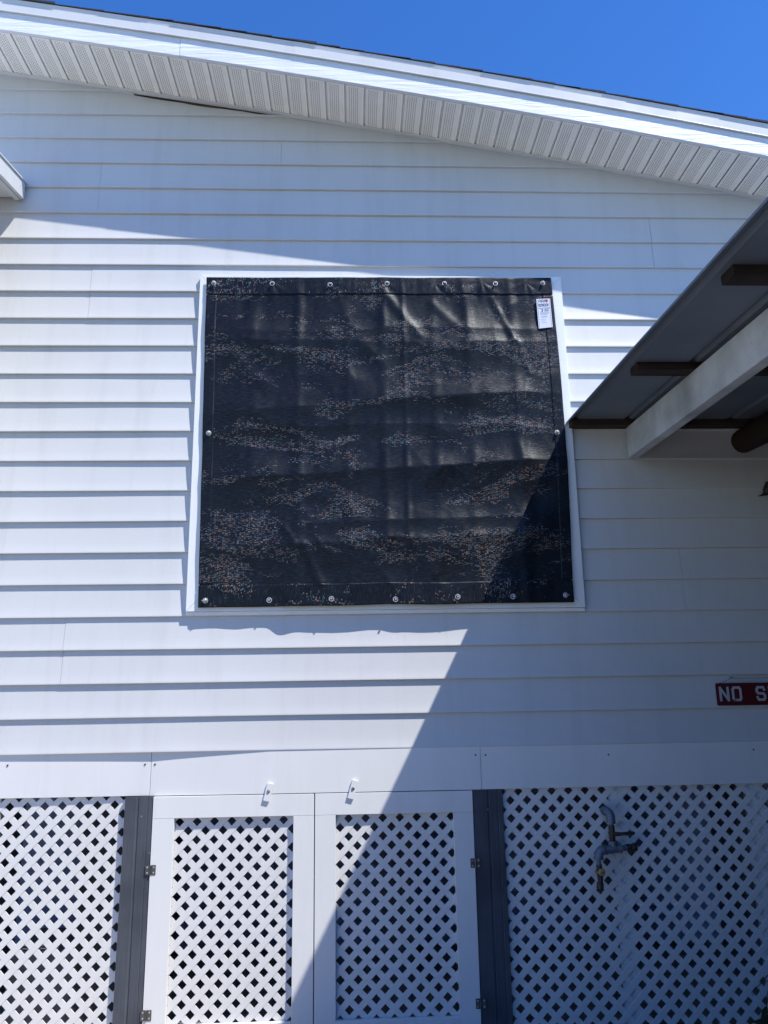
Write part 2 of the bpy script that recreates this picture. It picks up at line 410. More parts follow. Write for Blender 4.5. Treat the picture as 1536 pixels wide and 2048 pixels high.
# fascia in lengths, drip edge, roof deck and shingles
def fascia_piece(x0, x1, dy):
    along_rake('fascia_board', [(-.367, -.010), (-.386 + dy, -.012), (-.387 + dy, -.010), (-.387 + dy, .18), (-.367, .18)], FASCIA, house, x0, x1)
JF = at(360, 100, -.387).x
fascia_piece(XL, JF - .001, 0); fascia_piece(JF + .001, 3.9, -.002)
def drip(x0, x1, dy):
    along_rake('drip_edge', [(-.388 + dy, .116), (-.399 + dy, .111), (-.4025 + dy, .1145), (-.400 + dy, .119), (-.4005 + dy, .172), (-.4055 + dy, .193), (-.407 + dy, .197), (-.388 + dy, .199)], METALW, house, x0, x1)
JD = at(598, 92, -.396).x; JD0 = at(290, 50, -.396).x
drip(XL, JD0, 0); drip(JD0 - .03, JD, -.0012); drip(JD - .03, 3.9, -.0024)
roof = along_rake('roof', [(-.384, .186), (-.384, .1995), (5, .1995), (5, .12), (.0, .12), (.0, .186)], BROWNW, house, XL, 4.4, .4)
sx = 4.3; i = 0
while sx > XL:
    th = .0045 + .002 * random.random(); ov = random.choice([0, 0, .002, .004, -.003]); ln = .30
    if i % 6 in (1, 2): th += .005
    mb = MB()
    z0 = lambda q: rake(q) + .2005
    a, b_ = sx, sx - ln
    tilt = .0045
    vs = []
    for yy in (-.411 - ov, 5):
        vs += [(a, yy, z0(a) + .0002), (a, yy, z0(a) + .0002 + th + tilt), (b_, yy, z0(b_) + .0006 + .001), (b_, yy, z0(b_) + .0002)]
    mb.add(vs, [(0, 1, 2, 3), (7, 6, 5, 4), (0, 4, 5, 1), (1, 5, 6, 2), (2, 6, 7, 3), (3, 7, 4, 0)])
    mb.build('shingle', SHINGLE, roof)
    sx -= .142 + random.uniform(-.012, .012); i += 1

# skirt boards (band above the lattice), slightly warped lengths
def skirt(x0, x1, yfun, z1a, z1b, z0a=1.196, z0b=1.196):
    n = 14; mb = MB(); k = 4
    for i in range(n + 1):
        t = i / n; x = x0 + (x1 - x0) * t; y = yfun(t)
        mb.v += [(x, y, z0a + (z0b - z0a) * t), (x, y, z1a + (z1b - z1a) * t), (x, .012, z1a + (z1b - z1a) * t), (x, .012, z0a + (z0b - z0a) * t)]
    mb.f = [(i * k + j, i * k + (j + 1) % k, (i + 1) * k + (j + 1) % k, (i + 1) * k + j) for i in range(n) for j in range(k)]
    mb.f += [(0, 1, 2, 3), (n * k + 3, n * k + 2, n * k + 1, n * k)]
    return mb.build('skirt_board', WHITE, house, .0008, 1)
skirt(-3.9, -1.0755, lambda t: -.006 + .0095 * max(0, (t - .62) / .38), 1.416, 1.4145, 1.20, 1.1955)
skirt(-1.0735, .6625, lambda t: .0035 - .0185 * min(1, t / .36) ** .9, 1.4155, 1.4105, 1.1945, 1.1945)
skirt(.6645, 3.9, lambda t: -.0145, 1.4105, 1.416, 1.1945, 1.1995)

def screw(px, py, Y, parent=house, r=.0042, m=STEEL):
    c = at(px, py, Y); mb = MB()
    mb.tube([(c.x, Y + .002, c.z), (c.x, Y - .0012, c.z), (c.x, Y - .0022, c.z)], [r, r, r * .6], 10)
    return mb.build('screw', m, parent)
for px, py, Y in ((15, 1531, -.005), (290, 1529, .002), (310, 1529, .002), (951, 1510, -.015), (971, 1510, -.0145), (1217, 1509, -.0145), (1507, 1499, -.0145)):
    screw(px, py, Y, r=.0048, m=OLDMETAL)

# charcoal posts either side of the doors
def post(x0, x1, gx):
    w_ = x1 - x0; f = -.012
    pl = [(x0, .02), (x0, f + .002), (x0 + .002, f), (gx - .012, f), (gx - .006, f + .0035), (gx, f + .004), (gx + .003, f - .0005), (gx + .008, f), (x1 - .03, f), (x1 - .026, f + .002), (x1 - .022, f), (x1 - .002, f), (x1, f + .002), (x1, .02)]
    mb = MB(); mb.prism_z(pl, 0.0, 1.192); return mb.build('post', CHARCOAL, house)
post(-1.195, -1.052, -1.125); post(.6155, .772, .70)
screw(283, 1633, -.012, r=.004); screw(976, 1619, -.012, r=.004); screw(298, 1706, -.012, r=.003)

# ---- lattice: diagonal slats clipped to a rectangle
def clip(poly, a, b, c):
    out = []
    for i in range(len(poly)):
        p, q = poly[i], poly[(i + 1) % len(poly)]
        dp, dq = a * p[0] + b * p[1] - c, a * q[0] + b * q[1] - c
        if dp <= 0: out.append(p)
        if dp * dq < 0:
            t = dp / (dp - dq); out.append((p[0] + (q[0] - p[0]) * t, p[1] + (q[1] - p[1]) * t))
    return out
def lattice(parent, x0, x1, z0, z1, Y, hole, hole_rect=None, m=WHITE):
    """slats on a diagonal grid; hole = photo point at the centre of one opening"""
    h = at(hole[0], hole[1], Y); P = .0633; W = .0300; r2 = math.sqrt(.5)
    for d, yo in ((1, 0.0), (-1, .0022)):
        # slat axis (r2, d*r2), across (-d*r2, r2)
        ax = (r2, d * r2); ac = (-d * r2, r2)
        s0 = h.x * ac[0] + h.z * ac[1] + P / 2
        cs = [x * ac[0] + z * ac[1] for x in (x0, x1) for z in (z0, z1)]
        for k in range(int((min(cs) - s0) / P) - 1, int((max(cs) - s0) / P) + 2):
            s = s0 + k * P
            cx, cz = ac[0] * s, ac[1] * s
            # centre the strip near the rectangle
            mx, mz = (x0 + x1) / 2, (z0 + z1) / 2; t = (mx - cx) * ax[0] + (mz - cz) * ax[1]
            cx += ax[0] * t; cz += ax[1] * t; LN = 3
            hw = W / 2
            def strip(ta, tb):
                pl = [(cx + ax[0] * ta - ac[0] * hw, cz + ax[1] * ta - ac[1] * hw), (cx + ax[0] * tb - ac[0] * hw, cz + ax[1] * tb - ac[1] * hw),
                      (cx + ax[0] * tb + ac[0] * hw, cz + ax[1] * tb + ac[1] * hw), (cx + ax[0] * ta + ac[0] * hw, cz + ax[1] * ta + ac[1] * hw)]
                for c_ in ((1, 0, x1), (-1, 0, -x0), (0, 1, z1), (0, -1, -z0)):
                    if len(pl) > 2: pl = clip(pl, *c_)
                return pl
            parts = [(-LN, LN)]
            if hole_rect:
                hx, hz, hr = hole_rect; th = (hx - cx) * ax[0] + (hz - cz) * ax[1]
                dist = abs((hx - cx) * ac[0] + (hz - cz) * ac[1])
                if dist < hr: parts = [(-LN, th - hr), (th + hr, LN)]
            for ta, tb in parts:
                pl = strip(ta, tb)
                if len(pl) < 3: continue
                ar = abs(sum(pl[i][0] * pl[(i + 1) % len(pl)][1] - pl[(i + 1) % len(pl)][0] * pl[i][1] for i in range(len(pl)))) / 2
                if ar < 2e-5: continue
                mb = MB(); mb.prism(pl, Y + yo, Y + yo + .0055); mb.build('slat', m, parent)
LATT = painted('white_vinyl_lattice', (.635, .64, .645), .4, .02, .25, (90, 30, 30), .0006, 2, .0)
LY = .0105
TAPH = at(1201, 1614, LY)
lp = tag(empty('lattice_panel', house), 'sunlit lattice panel left of the charcoal post')
lattice(lp, -3.0, -1.1955, .02, 1.215, .0175, (54.3, 1613.7), m=LATT)
rp = tag(empty('lattice_panel', house), 'shaded lattice panel behind the outdoor tap')
lattice(rp, .7725, 3.4, .02, 1.215, LY, (1020.6, 1600.7), (TAPH.x, TAPH.z, .020), LATT)
# doors
def door(x0, x1, lx0, lx1, hole, label):
    d = tag(empty('access_door', house), label)
    Y = -.0155; B = .008; zt, zb = 1.1905, .03
    for (a, b_, c, e) in ((x0, lx0, zb, 1.0835), (lx1, x1, zb, 1.0835)):
        mb = MB(); mb.box(a, b_, Y, B, c, e); mb.build('stile', WHITE, d, .001, 1)
    mb = MB(); mb.box(x0, x1, Y - .0004, B, 1.0842, zt); mb.build('rail', WHITE, d, .001, 1)
    mb = MB(); mb.box(lx0 + .0006, lx1 - .0006, Y, B, zb, .13); mb.build('rail', WHITE, d, .001, 1)
    lattice(d, lx0 - .02, lx1 + .02, .08, 1.11, LY - .001, hole, m=LATT)
    return d
d1 = door(-1.049, -.2185, -.938, -.325, (359.3, 1644), 'access door with lattice in full sun left of the gap')
d2 = door(-.2135, .6125, -.1065, .509, (697, 1636.8), 'access door with lattice crossed by the shadow edge')
def hinge(px, py, d):
    c = at(px, py, -.016); w_, h_ = .026, .023
    mb = MB()
    mb.box(c.x - w_, c.x - .004, -.0185, -.0165, c.z - h_, c.z + h_); mb.box(c.x + .004, c.x + w_, -.0185, -.0165, c.z - h_, c.z + h_)
    mb.box(c.x - w_, c.x - .004, -.0166, -.0115, c.z - h_ + .001, c.z + h_ - .001)
    for k in range(3):
        mb.tube([(c.x, -.020, c.z - h_ + .0155 * k), (c.x, -.020, c.z - h_ + .0155 * k + .0145)], .0048, 10)
    mb.smooth = False
    o = mb.build('hinge', HINGE, d)
    for dx in (-.016, .016):
        for dz in (-.013, .013):
            s = MB(); s.tube([(c.x + dx, -.017, c.z + dz), (c.x + dx, -.0205, c.z + dz), (c.x + dx, -.0215, c.z + dz)], [.0042, .0042, .002], 10)
            s.build('screw', ZINC, d)
for px, py, d in ((301, 1740, d1), (292, 2031, d1), (951, 1726, d2), (962, 2007, d2)): hinge(px, py, d)
def latch(px, py, px2, py2):
    a, b_ = at(px, py, -.034), at(px2, py2, -.034); c = (a + b_) / 2; ang = math.atan2(a.x - b_.x, a.z - b_.z)
    rot = Matrix.Rotation(ang, 3, 'Y'); h_ = (a - b_).length / 2
    mb = MB(); mb.box(c.x - .0165, c.x + .0165, -.0275, -.0165, c.z - h_, c.z + h_, rot, Vector((c.x, 0, c.z)))
    o = mb.build('latch', WHITE, house, .0015, 2)
    s = MB(); s.tube([(c.x, -.0185, c.z + .004), (c.x, -.0276, c.z + .004), (c.x, -.031, c.z + .004), (c.x, -.0335, c.z + .004)], [.009, .009, .0075, .003], 14); s.build('screw', STEEL, o)
latch(541, 1567, 532, 1603); latch(711, 1561, 701, 1598)
# white studs behind the lattice
for (xa, xb) in ((at(1213, 1600, .06).x, at(1243, 1600, .06).x), (2.10, 2.19), (-1.93, -1.84), (3.0, 3.09)):
    mb = MB(); mb.box(xa, xb, .0245, .06, 0, 1.195); mb.build('stud', STUD, house, .001, 1)
mb = MB(); mb.box(-1.44, -1.16, .09, .13, 0, 1.195); mb.build('backing_board', CHARCOAL, house)
# crawl space: floor frame above, pale blue walls at the back and sides, haze put into their colour
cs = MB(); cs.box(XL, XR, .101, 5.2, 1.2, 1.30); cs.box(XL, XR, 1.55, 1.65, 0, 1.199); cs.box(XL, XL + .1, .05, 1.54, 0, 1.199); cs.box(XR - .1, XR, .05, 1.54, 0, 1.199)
cs.build('underfloor', HAZE_BLUE, house)
PIER = mat('concrete_pier', (.22, .23, .25), .9, .2)[0]
for bx, by in ((-1.78, .13), (-1.35, .85), (-2.3, .6), (.15, .9), (1.5, .95), (2.4, .8)):
    blk = MB(); blk.box(bx, bx + (.2 if by > .2 else .40), by, by + .4, 0, 1.199 if by > .2 else .44); blk.build('pier', PIER, house)

# ---- window with flat white trim
win = tag(empty('window', house), 'window hidden behind the black sun screen, white flat trim')
TY = -.036; TX0, TX1, TZ0, TZ1 = -.921, 1.283, 2.146, 4.178; TW = .085
def board(pl, name='trim', y0=TY, y1=.01):
    mb = MB(); mb.prism(pl, y0, y1); return mb.build(name, TRIM, win, .0012, 1)
e_ = .0004
board([(TX0, TZ0 + e_), (TX0 + TW - e_, TZ0 + TW), (TX0 + TW - e_, TZ1 - TW), (TX0 + .0, TZ1 - e_)])
board([(TX1, TZ0 + e_), (TX1, TZ1 - e_), (TX1 - TW + e_, TZ1 - TW), (TX1 - TW + e_, TZ0 + TW)])
board([(TX0 + e_, TZ1), (TX0 + TW, TZ1 - TW + e_), (TX1 - TW, TZ1 - TW + e_), (TX1 - e_, TZ1)])
board([(TX0 + e_, TZ0), (TX1 - e_, TZ0), (TX1 - TW, TZ0 + TW - e_), (TX0 + TW, TZ0 + TW - e_)])
mb = MB(); mb.box(TX0 - .001, TX1 + .001, -.0235, .01, TZ0 - .021, TZ0 - .0008); mb.build('sill_strip', TRIM, win, .0015, 1)
mb = MB(); mb.box(TX0 + TW, TX1 - TW, -.006, -.002, TZ0 + TW, TZ1 - TW); mb.build('pane', GLASS, win)
for zz in ((TZ0 + TZ1) / 2,):
    mb = MB(); mb.box(TX0 + TW, TX1 - TW, -.018, -.0065, zz - .02, zz + .02); mb.build('sash', TRIM, win, .001, 1)

# ------------------------------------------------------------------ black sun screen
scr = tag(empty('sun_screen', None, (0, 0, 0)), 'black woven shade screen bolted over the window, creased from folding', 'sun screen')
XC = [at(414, 554, -.06).x, at(1101, 556, -.06).x, at(397, 1213, -.06).x, at(1147, 1202, -.06).x]
ZT0, ZT1 = at(414, 555, -.06).z, at(1101, 556, -.06).z; ZB0, ZB1 = at(397, 1213, -.06).z, at(1147, 1202, -.06).z
def interp(x, pts):
    if x <= pts[0][0]: return pts[0][1]
    for (a, va), (b, vb) in zip(pts, pts[1:]):
        if x <= b:
            t = (x - a) / (b - a); t = t * t * (3 - 2 * t); return va + (vb - va) * t
    return pts[-1][1]
def U(px): return (px - 405) / 735.0
# fold lines: (height of the ridge in m, [(u, v)...], rise above, fall below)
def V(py): return (py - 556) / 650.0
FOLDS = [(.022, [(0, V(686)), (.25, V(690)), (.6, V(697)), (1, V(694))], .150, .10),
         (.006, [(0, V(668)), (.35, V(672)), (.6, V(664)), (1, V(668))], .04, .03),
         (.030, [(0, V(842)), (.25, V(828)), (.55, V(812)), (.9, V(801)), (1, V(803))], .150, .10),
         (.008, [(0, V(880)), (.2, V(868)), (.5, V(862)), (.8, V(866)), (1, V(872))], .05, .05),
         (.030, [(0, V(969)), (.28, V(962)), (.5, V(951)), (.95, V(937)), (1, V(940))], .120, .10),
         (.008, [(0, V(1058)), (.3, V(1054)), (.6, V(1050)), (.85, V(1046)), (1, V(1046))], .05, .04),
         (.028, [(0, V(1103)), (.27, V(1095)), (.55, V(1086)), (.9, V(1078)), (1, V(1078))], .120, .11)]
VFOLD = [(U(597), .008, .014), (U(775), .006, .013), (U(818), .005, .008), (U(952), .008, .014), (U(700), .005, .014), (U(1050), .010, .016), (U(505), .006, .022), (U(880), .005, .015)]
DIAG = [((U(1010), V(600)), (U(1050), V(690)), .006, .010), ((U(790), V(600)), (U(850), V(680)), .007, .014), ((U(570), V(1062)), (U(592), V(1095)), .006, .010),
        ((U(608), V(1097)), (U(640), V(1165)), .009, .014), ((U(1060), V(700)), (U(1078), V(760)), .004, .008), ((U(880), V(610)), (U(930), V(660)), .006, .016),
        ((U(460), V(720)), (U(530), V(780)), .005, .02), ((U(845), V(1090)), (U(865), V(1150)), .006, .016), ((U(620), V(990)), (U(720), V(1040)), .005, .02)]
BOTTOM = [(0, .0), (.06, .001), (.12, .004), (.17, .001), (.20, .001), (.25, .019), (.29, .013), (.33, .014), (.42, .016), (.50, .012), (.56, .019), (.62, .020), (.66, .019), (.78, .010), (1, .004)]
TOPX = [U(p) for p in (427, 544, 660, 774, 889, 991, 1086)]
def disp(u, v):
    """distance the cloth stands off its fixing plane"""
    d = 0.0
    for h, line, up_, dn in FOLDS:
        c = interp(u, line) + .004 * noise.noise(Vector((u * 9, h * 900, 0)))
        t = v - c + .003 * noise.noise(Vector((u * 23, h * 300, 5))); hh = h * (.75 + .5 * noise.noise(Vector((u * 3.1, h * 500, 2))))
        if t <= 0: d += hh * max(0, 1 + t / up_) ** 1.9
        else: d += hh * max(0, 1 - t / dn) ** 1.7
    for c, h, w_ in VFOLD:
        t = abs(u - c - .006 * noise.noise(Vector((v * 5, c * 50, 0)))) / w_
        d += h * math.exp(-t * t) * (.35 + .9 * max(0, noise.noise(Vector((v * 4.2, c * 31, 5))) + .3))
    for (a, b, h, w_) in DIAG:
        ax_, ay_ = b[0] - a[0], b[1] - a[1]; l2 = ax_ * ax_ + ay_ * ay_
        s = ((u - a[0]) * ax_ + (v - a[1]) * ay_) / l2; sc = min(1, max(0, s))
        dd = math.hypot(u - a[0] - ax_ * sc, v - a[1] - ay_ * sc)
        d += h * math.exp(-(dd / w_) ** 2)
    d += .0075 * noise.noise(Vector((u * 3.3, v * 2.9, 11))) + .0035 * noise.noise(Vector((u * 8.5, v * 7, 4))) + .0014 * noise.noise(Vector((u * 21, v * 17, 7)))
    n1 = noise.noise(Vector((u * 5.1 + .6, v * 4.1, 31))); n2 = noise.noise(Vector((u * 9.7, v * 6.3 + 2, 37))); n3 = noise.noise(Vector((u * 3.1 + 4, v * 7.9, 43)))
    d += .018 * (.25 - abs(n1)) + .012 * (.2 - abs(n2)) + .010 * (.2 - abs(n3)) * (.5 + .5 * n1)
    d += .0015 * abs(noise.noise(Vector((u * 27, v * 11, 51))))
    for k_, fx in enumerate(TOPX):
        dx, dz = (u - fx) * 2.06, (v - .015) * 1.98; rr = math.hypot(dx, dz)
        if rr < .3 and dz > 0: d += .004 * math.exp(-rr / .09) * math.sin(7 * math.atan2(dx, dz) + k_ * 1.7) * min(1, rr / .02)
    # gathers under the top fixings
    g_ = max(0, 1 - v / .11); d += .006 * g_ * noise.noise(Vector((u * 34, v * 3, 21))) + .0035 * g_ * noise.noise(Vector((u * 70, v * 4, 2)))
    g_ = max(0, (v - .93) / .07); d += .0022 * g_ * noise.noise(Vector((u * 38, v * 3, 41)))
    # held in at the edges
    ex = min(u, 1 - u) / .10; ev = min(v, 1 - v) / .06
    k = min(1, .25 + .75 * min(ex, 1)) * min(1, .25 + .75 * min(ev, 1))
    d *= k
    d += interp(u, BOTTOM) * max(0, (v - .80) / .20) ** 1.3
    # loose side edges belly out
    side = max(0, 1 - u / .05); d += side * .003 * (.6 + noise.noise(Vector((0, v * 5.2, 3))) * 1.6)
    side = max(0, 1 - (1 - u) / .05); d += side * .004 * (.6 + noise.noise(Vector((4, v * 5.2, 3))))
    return d
FY = -.0485
def cloth(u, v, off=0.0):
    xl = XC[0] + (XC[2] - XC[0]) * v; xr = XC[1] + (XC[3] - XC[1]) * v
    zt = ZT0 + (ZT1 - ZT0) * u; zb = ZB0 + (ZB1 - ZB0) * u
    x = xl + (xr - xl) * u; z = zt + (zb - zt) * v
    # right hand edge bows in a little, edges scallop
    if u > .5: x += (u - .5) * 2 * (.020 * math.sin(math.pi * min(1, v / .95)) + .0025 * noise.noise(Vector((2, v * 9, 0))))
    else: x += (.5 - u) * 2 * .003 * noise.noise(Vector((6, v * 8, 0)))
    z += .0035 * noise.noise(Vector((u * 9, 3, 0))) * (1 - v) - .0045 * noise.noise(Vector((u * 7, 8, 0))) * v
    return Vector((x, FY - max(disp(u, v), -.012) - off, z))
def cloth_piece(name, u0, u1, v0, v1, nu, nv, off, m=SCREEN, parent=scr, thick=.0012):
    mb = MB(); k = nu + 1
    for layer in (0, 1):
        for j in range(nv + 1):
            for i in range(k):
                p = cloth(u0 + (u1 - u0) * i / nu, v0 + (v1 - v0) * j / nv, off); p.y += layer * thick; mb.v.append(tuple(p))
    B = k * (nv + 1)
    for j in range(nv):
        for i in range(nu):
            a = j * k + i; mb.f.append((a, a + k, a + k + 1, a + 1)); mb.f.append((B + a, B + a + 1, B + a + k + 1, B + a + k))
    for i in range(nu):
        mb.f.append((i, i + 1, B + i + 1, B + i)); a = nv * k + i; mb.f.append((a + 1, a, B + a, B + a + 1))
    for j in range(nv):
        a = j * k; mb.f.append((a + k, a, B + a, B + a + k)); a = j * k + nu; mb.f.append((a, a + k, B + a + k, B + a))
    me = bpy.data.meshes.new(name); me.from_pydata(mb.v, [], mb.f); me.polygons.foreach_set('use_smooth', [True] * len(me.polygons)); me.update()
    me.materials.append(m); return link(bpy.data.objects.new(name, me), parent)
cloth_piece('cloth', 0, 1, 0, 1, 260, 300, 0)
HT = V(591)
cloth_piece('hem', -.002, 1.002, -.003, HT, 320, 14, .0030, SCREENH)
cloth_piece('hem', -.002, 1.002, V(1168), 1.003, 260, 16, .0026, SCREENH)
cloth_piece('hem', -.002, .028, HT + .003, V(1166), 8, 200, .0014)
cloth_piece('hem', .972, 1.002, HT + .003, V(1166), 8, 200, .0014)
def uv_of(px, py):
    """cloth coordinates under a photo point"""
    p = at(px, py, -.06); u, v = .5, .5
    for _ in range(12):
        q = cloth(u, v); u += (p.x - q.x) / 2.06; v += (q.z - p.z) / 1.98
    return u, v
def fixing(px, py, cap):
    u, v = uv_of(px, py); c = cloth(u, v); y = c.y - .0025
    root = tag(empty('bolt', scr), None)
    # ring
    mb = MB(); R_, r_ = (.0125, .0028); n, m_ = 20, 8
    for i in range(n):
        a = 2 * math.pi * i / n
        for j in range(m_):
            b = 2 * math.pi * j / m_; rr = R_ + r_ * math.cos(b)
            mb.v.append((c.x + rr * math.cos(a), y - r_ * .7 * math.sin(b), c.z + rr * math.sin(a)))
    mb.f = [(i * m_ + j, ((i + 1) % n) * m_ + j, ((i + 1) % n) * m_ + (j + 1) % m_, i * m_ + (j + 1) % m_) for i in range(n) for j in range(m_)]
    mb.smooth = True; mb.build('grommet', ZINC, root)
    mb = MB(); out = .020 if cap else .016
    mb.tube([(c.x, -.03, c.z), (c.x, y - out, c.z)], .0032, 10)
    if cap:
        mb.tube([(c.x, y - .004, c.z), (c.x, y - .012, c.z), (c.x, y - .017, c.z)], [.0100, .0100, .0055], 14)
        if py > 1100: mb.box(c.x - .018, c.x + .018, y - .016, y - .012, c.z - .0015, c.z + .0015)
    else:
        mb.tube([(c.x, y - out + .003, c.z), (c.x, y - out - .002, c.z)], [.0068, .0055], 6)
    mb.build('screw_shank', ZINC, root)
for px, py, cap in ((427, 565, 1), (544, 566, 0), (660, 568, 0), (774, 566, 0), (889, 566, 0), (991, 566, 0), (1086, 565, 1),
                    (410, 1201, 1), (538, 1200, 0), (663, 1198, 0), (791, 1199, 0), (915, 1194, 0), (1026, 1193, 0), (1132, 1190, 1), (417, 866, 1), (1115, 864, 1)):
    fixing(px, py, cap)
# the maker's tag
ua, va = uv_of(1073, 598); ub, vb = uv_of(1104, 654)
TC = [cloth(*uv_of(*p)) for p in ((1072.5, 598), (1100, 597), (1105.5, 654), (1077.5, 657))]
ty = min(p.y for p in TC) - .006
TQ = [Vector((p.x, ty, p.z)) for p in (at(1072.5, 598, ty), at(1100, 597, ty), at(1105.5, 654, ty), at(1077.5, 657, ty))]
mb = MB(); mb.prism([(p.x, p.z) for p in TQ], ty, ty + .0008)
tg = tag(mb.build('tag', TAGW, scr), 'white printed paper tag at top right of the screen')
def tq(s, t): return TQ[0] * (1 - s) * (1 - t) + TQ[1] * s * (1 - t) + TQ[2] * s * t + TQ[3] * (1 - s) * t
def ink(rects, m, name='print'):
    mb = MB()
    for s0, t0, s1, t1 in rects:
        vs = [tq(s0, t0), tq(s1, t0), tq(s1, t1), tq(s0, t1)]
        mb.add([(p.x, ty - .0005, p.z) for p in vs], [(0, 1, 2, 3)])
    return mb.build(name, m, tg)
STROKES = {'A': [[(0, 0), (0, .75), (.25, 1), (.75, 1), (1, .75), (1, 0)], [(0, .45), (1, .45)]], 'R': [[(0, 0), (0, 1), (.8, 1), (1, .8), (1, .6), (.8, .5), (0, .5)], [(.4, .5), (1, 0)]],
           'N': [[(0, 0), (0, 1), (1, 0), (1, 1)]], 'S': [[(1, .8), (.85, 1), (.15, 1), (0, .85), (0, .65), (.15, .52), (.85, .48), (1, .35), (1, .15), (.85, 0), (.15, 0), (0, .2)]],
           'C': [[(1, .8), (.8, 1), (.2, 1), (0, .8), (0, .2), (.2, 0), (.8, 0), (1, .2)]], 'E': [[(1, 1), (0, 1), (0, 0), (1, 0)], [(0, .5), (.8, .5)]],
           'O': [[(.15, 0), (0, .15), (0, .85), (.15, 1), (.85, 1), (1, .85), (1, .15), (.85, 0), (.15, 0)]], 'M': [[(0, 0), (0, 1), (.5, .35), (1, 1), (1, 0)]],
           'K': [[(0, 0), (0, 1)], [(1, 1), (0, .45)], [(.3, .6), (1, 0)]], 'I': [[(.5, 0), (.5, 1)]], 'G': [[(1, .8), (.85, 1), (.15, 1), (0, .85), (0, .15), (.15, 0), (.85, 0), (1, .15), (1, .5), (.55, .5)]]}
def stroke_quads(ch, ox, oz, w_, h_, sw):
    out = []
    for ln in STROKES[ch]:
        P_ = [Vector((ox + a * w_, oz + b * h_)) for a, b in ln]
        for i in range(len(P_) - 1):
            d = (P_[i + 1] - P_[i]).normalized(); n_ = Vector((-d.y, d.x)) * sw / 2; e = d * sw * .42
            a, b = P_[i] - e, P_[i + 1] + e
            out.append([a - n_, b - n_, b + n_, a + n_])
    return out
mb = MB(); tw = (TQ[1] - TQ[0]).length; th_ = (TQ[3] - TQ[0]).length
cnt = 0
def tag_text(txt, s0, t0, cw, chh, sw):
    global cnt
    for i, ch in enumerate(txt):
        for q in stroke_quads(ch, 0, 0, cw, chh, sw):
            vs = []
            for p in q:
                P_ = tq(s0 + (i * (cw * 1.45) + p.x) / tw, t0 + (chh - p.y) / th_); vs.append((P_.x, ty - .0005 - .00003 * cnt, P_.z))
            mb.add(vs, [(0, 1, 2, 3)]); cnt += 1
tag_text('ARN', .16, .035, .0125, .017, .0028); tag_text('SCREEN', .13, .175, .0072, .016, .0024)
mb.build('print', INKM, tg)
ink([(.62, .03, .84, .09), (.66, .09, .80, .12), (.71, .12, .76, .14)], TAGRED)
ink([(.12, .315, .92, .33), (.25, .36, .42, .375), (.34, .375, .42, .43), (.25, .43, .40, .445), (.50, .355, .86, .372), (.52, .395, .80, .41), (.50, .425, .84, .437), (.2, .47, .85, .477), (.2, .505, .86, .512), (.2, .54, .70, .547),
     (.24, .60, .74, .607), (.24, .63, .68, .636), (.2, .70, .60, .706), (.22, .76, .55, .766), (.22, .82, .62, .826), (.06, .02, .075, .98), (.925, .02, .94, .98)], INKM)

# ------------------------------------------------------------------ lean-to roof on the right
aw = tag(empty('lean_to_roof'), 'grey metal lean-to roof on dark battens and beams at right', 'canopy')
SLP = .043; AX = 1.253
def az(y): return 3.234 + SLP * y              # y is negative outwards
YO = -6.0
RIBP = .305
def roof_sheet(xa, first):
    prof = [(0, 0), (.0, .004), (.022, .004), (.030, .022), (.048, .022), (.056, .004)] if first else [(0, .0), (.022, .004), (.030, .022), (.048, .022), (.056, .004)]
    pr = []
    for r in range(3):
        o = r * RIBP
        pr += [(o + .0, .0), (o + .018, .0), (o + .030, .022), (o + .048, .022), (o + .060, .0)]
    pr.append((3 * RIBP + .012, -.0016))
    if first: pr = [(-.004, -.012), (-.002, 0)] + pr[1:]
    mb = MB(); k = len(pr); ys = [-.004, -1.5, -3, YO]
    for lay in (0, 1):
        for y in ys: mb.v += [(xa + u, y, az(y) + h + lay * .0012) for u, h in pr]
    n = k * len(ys)
    for lay in (0, 1):
        mb.f += [(lay * n + j * k + i, lay * n + j * k + i + 1, lay * n + (j + 1) * k + i + 1, lay * n + (j + 1) * k + i) for j in range(len(ys) - 1) for i in range(k - 1)]
    for i in range(k - 1):
        j = len(ys) - 1
        mb.f += [(i, i + 1, n + i + 1, n + i), (j * k + i, j * k + i + 1, n + j * k + i + 1, n + j * k + i)]
    for j in range(len(ys) - 1):
        mb.f += [(j * k, (j + 1) * k, n + (j + 1) * k, n + j * k), (j * k + k - 1, (j + 1) * k + k - 1, n + (j + 1) * k + k - 1, n + j * k + k - 1)]
    mb.build('roof_sheet', SHEET, aw)
for s in range(6): roof_sheet(AX + s * 3 * RIBP, s == 0)
AXR = AX + 18 * RIBP
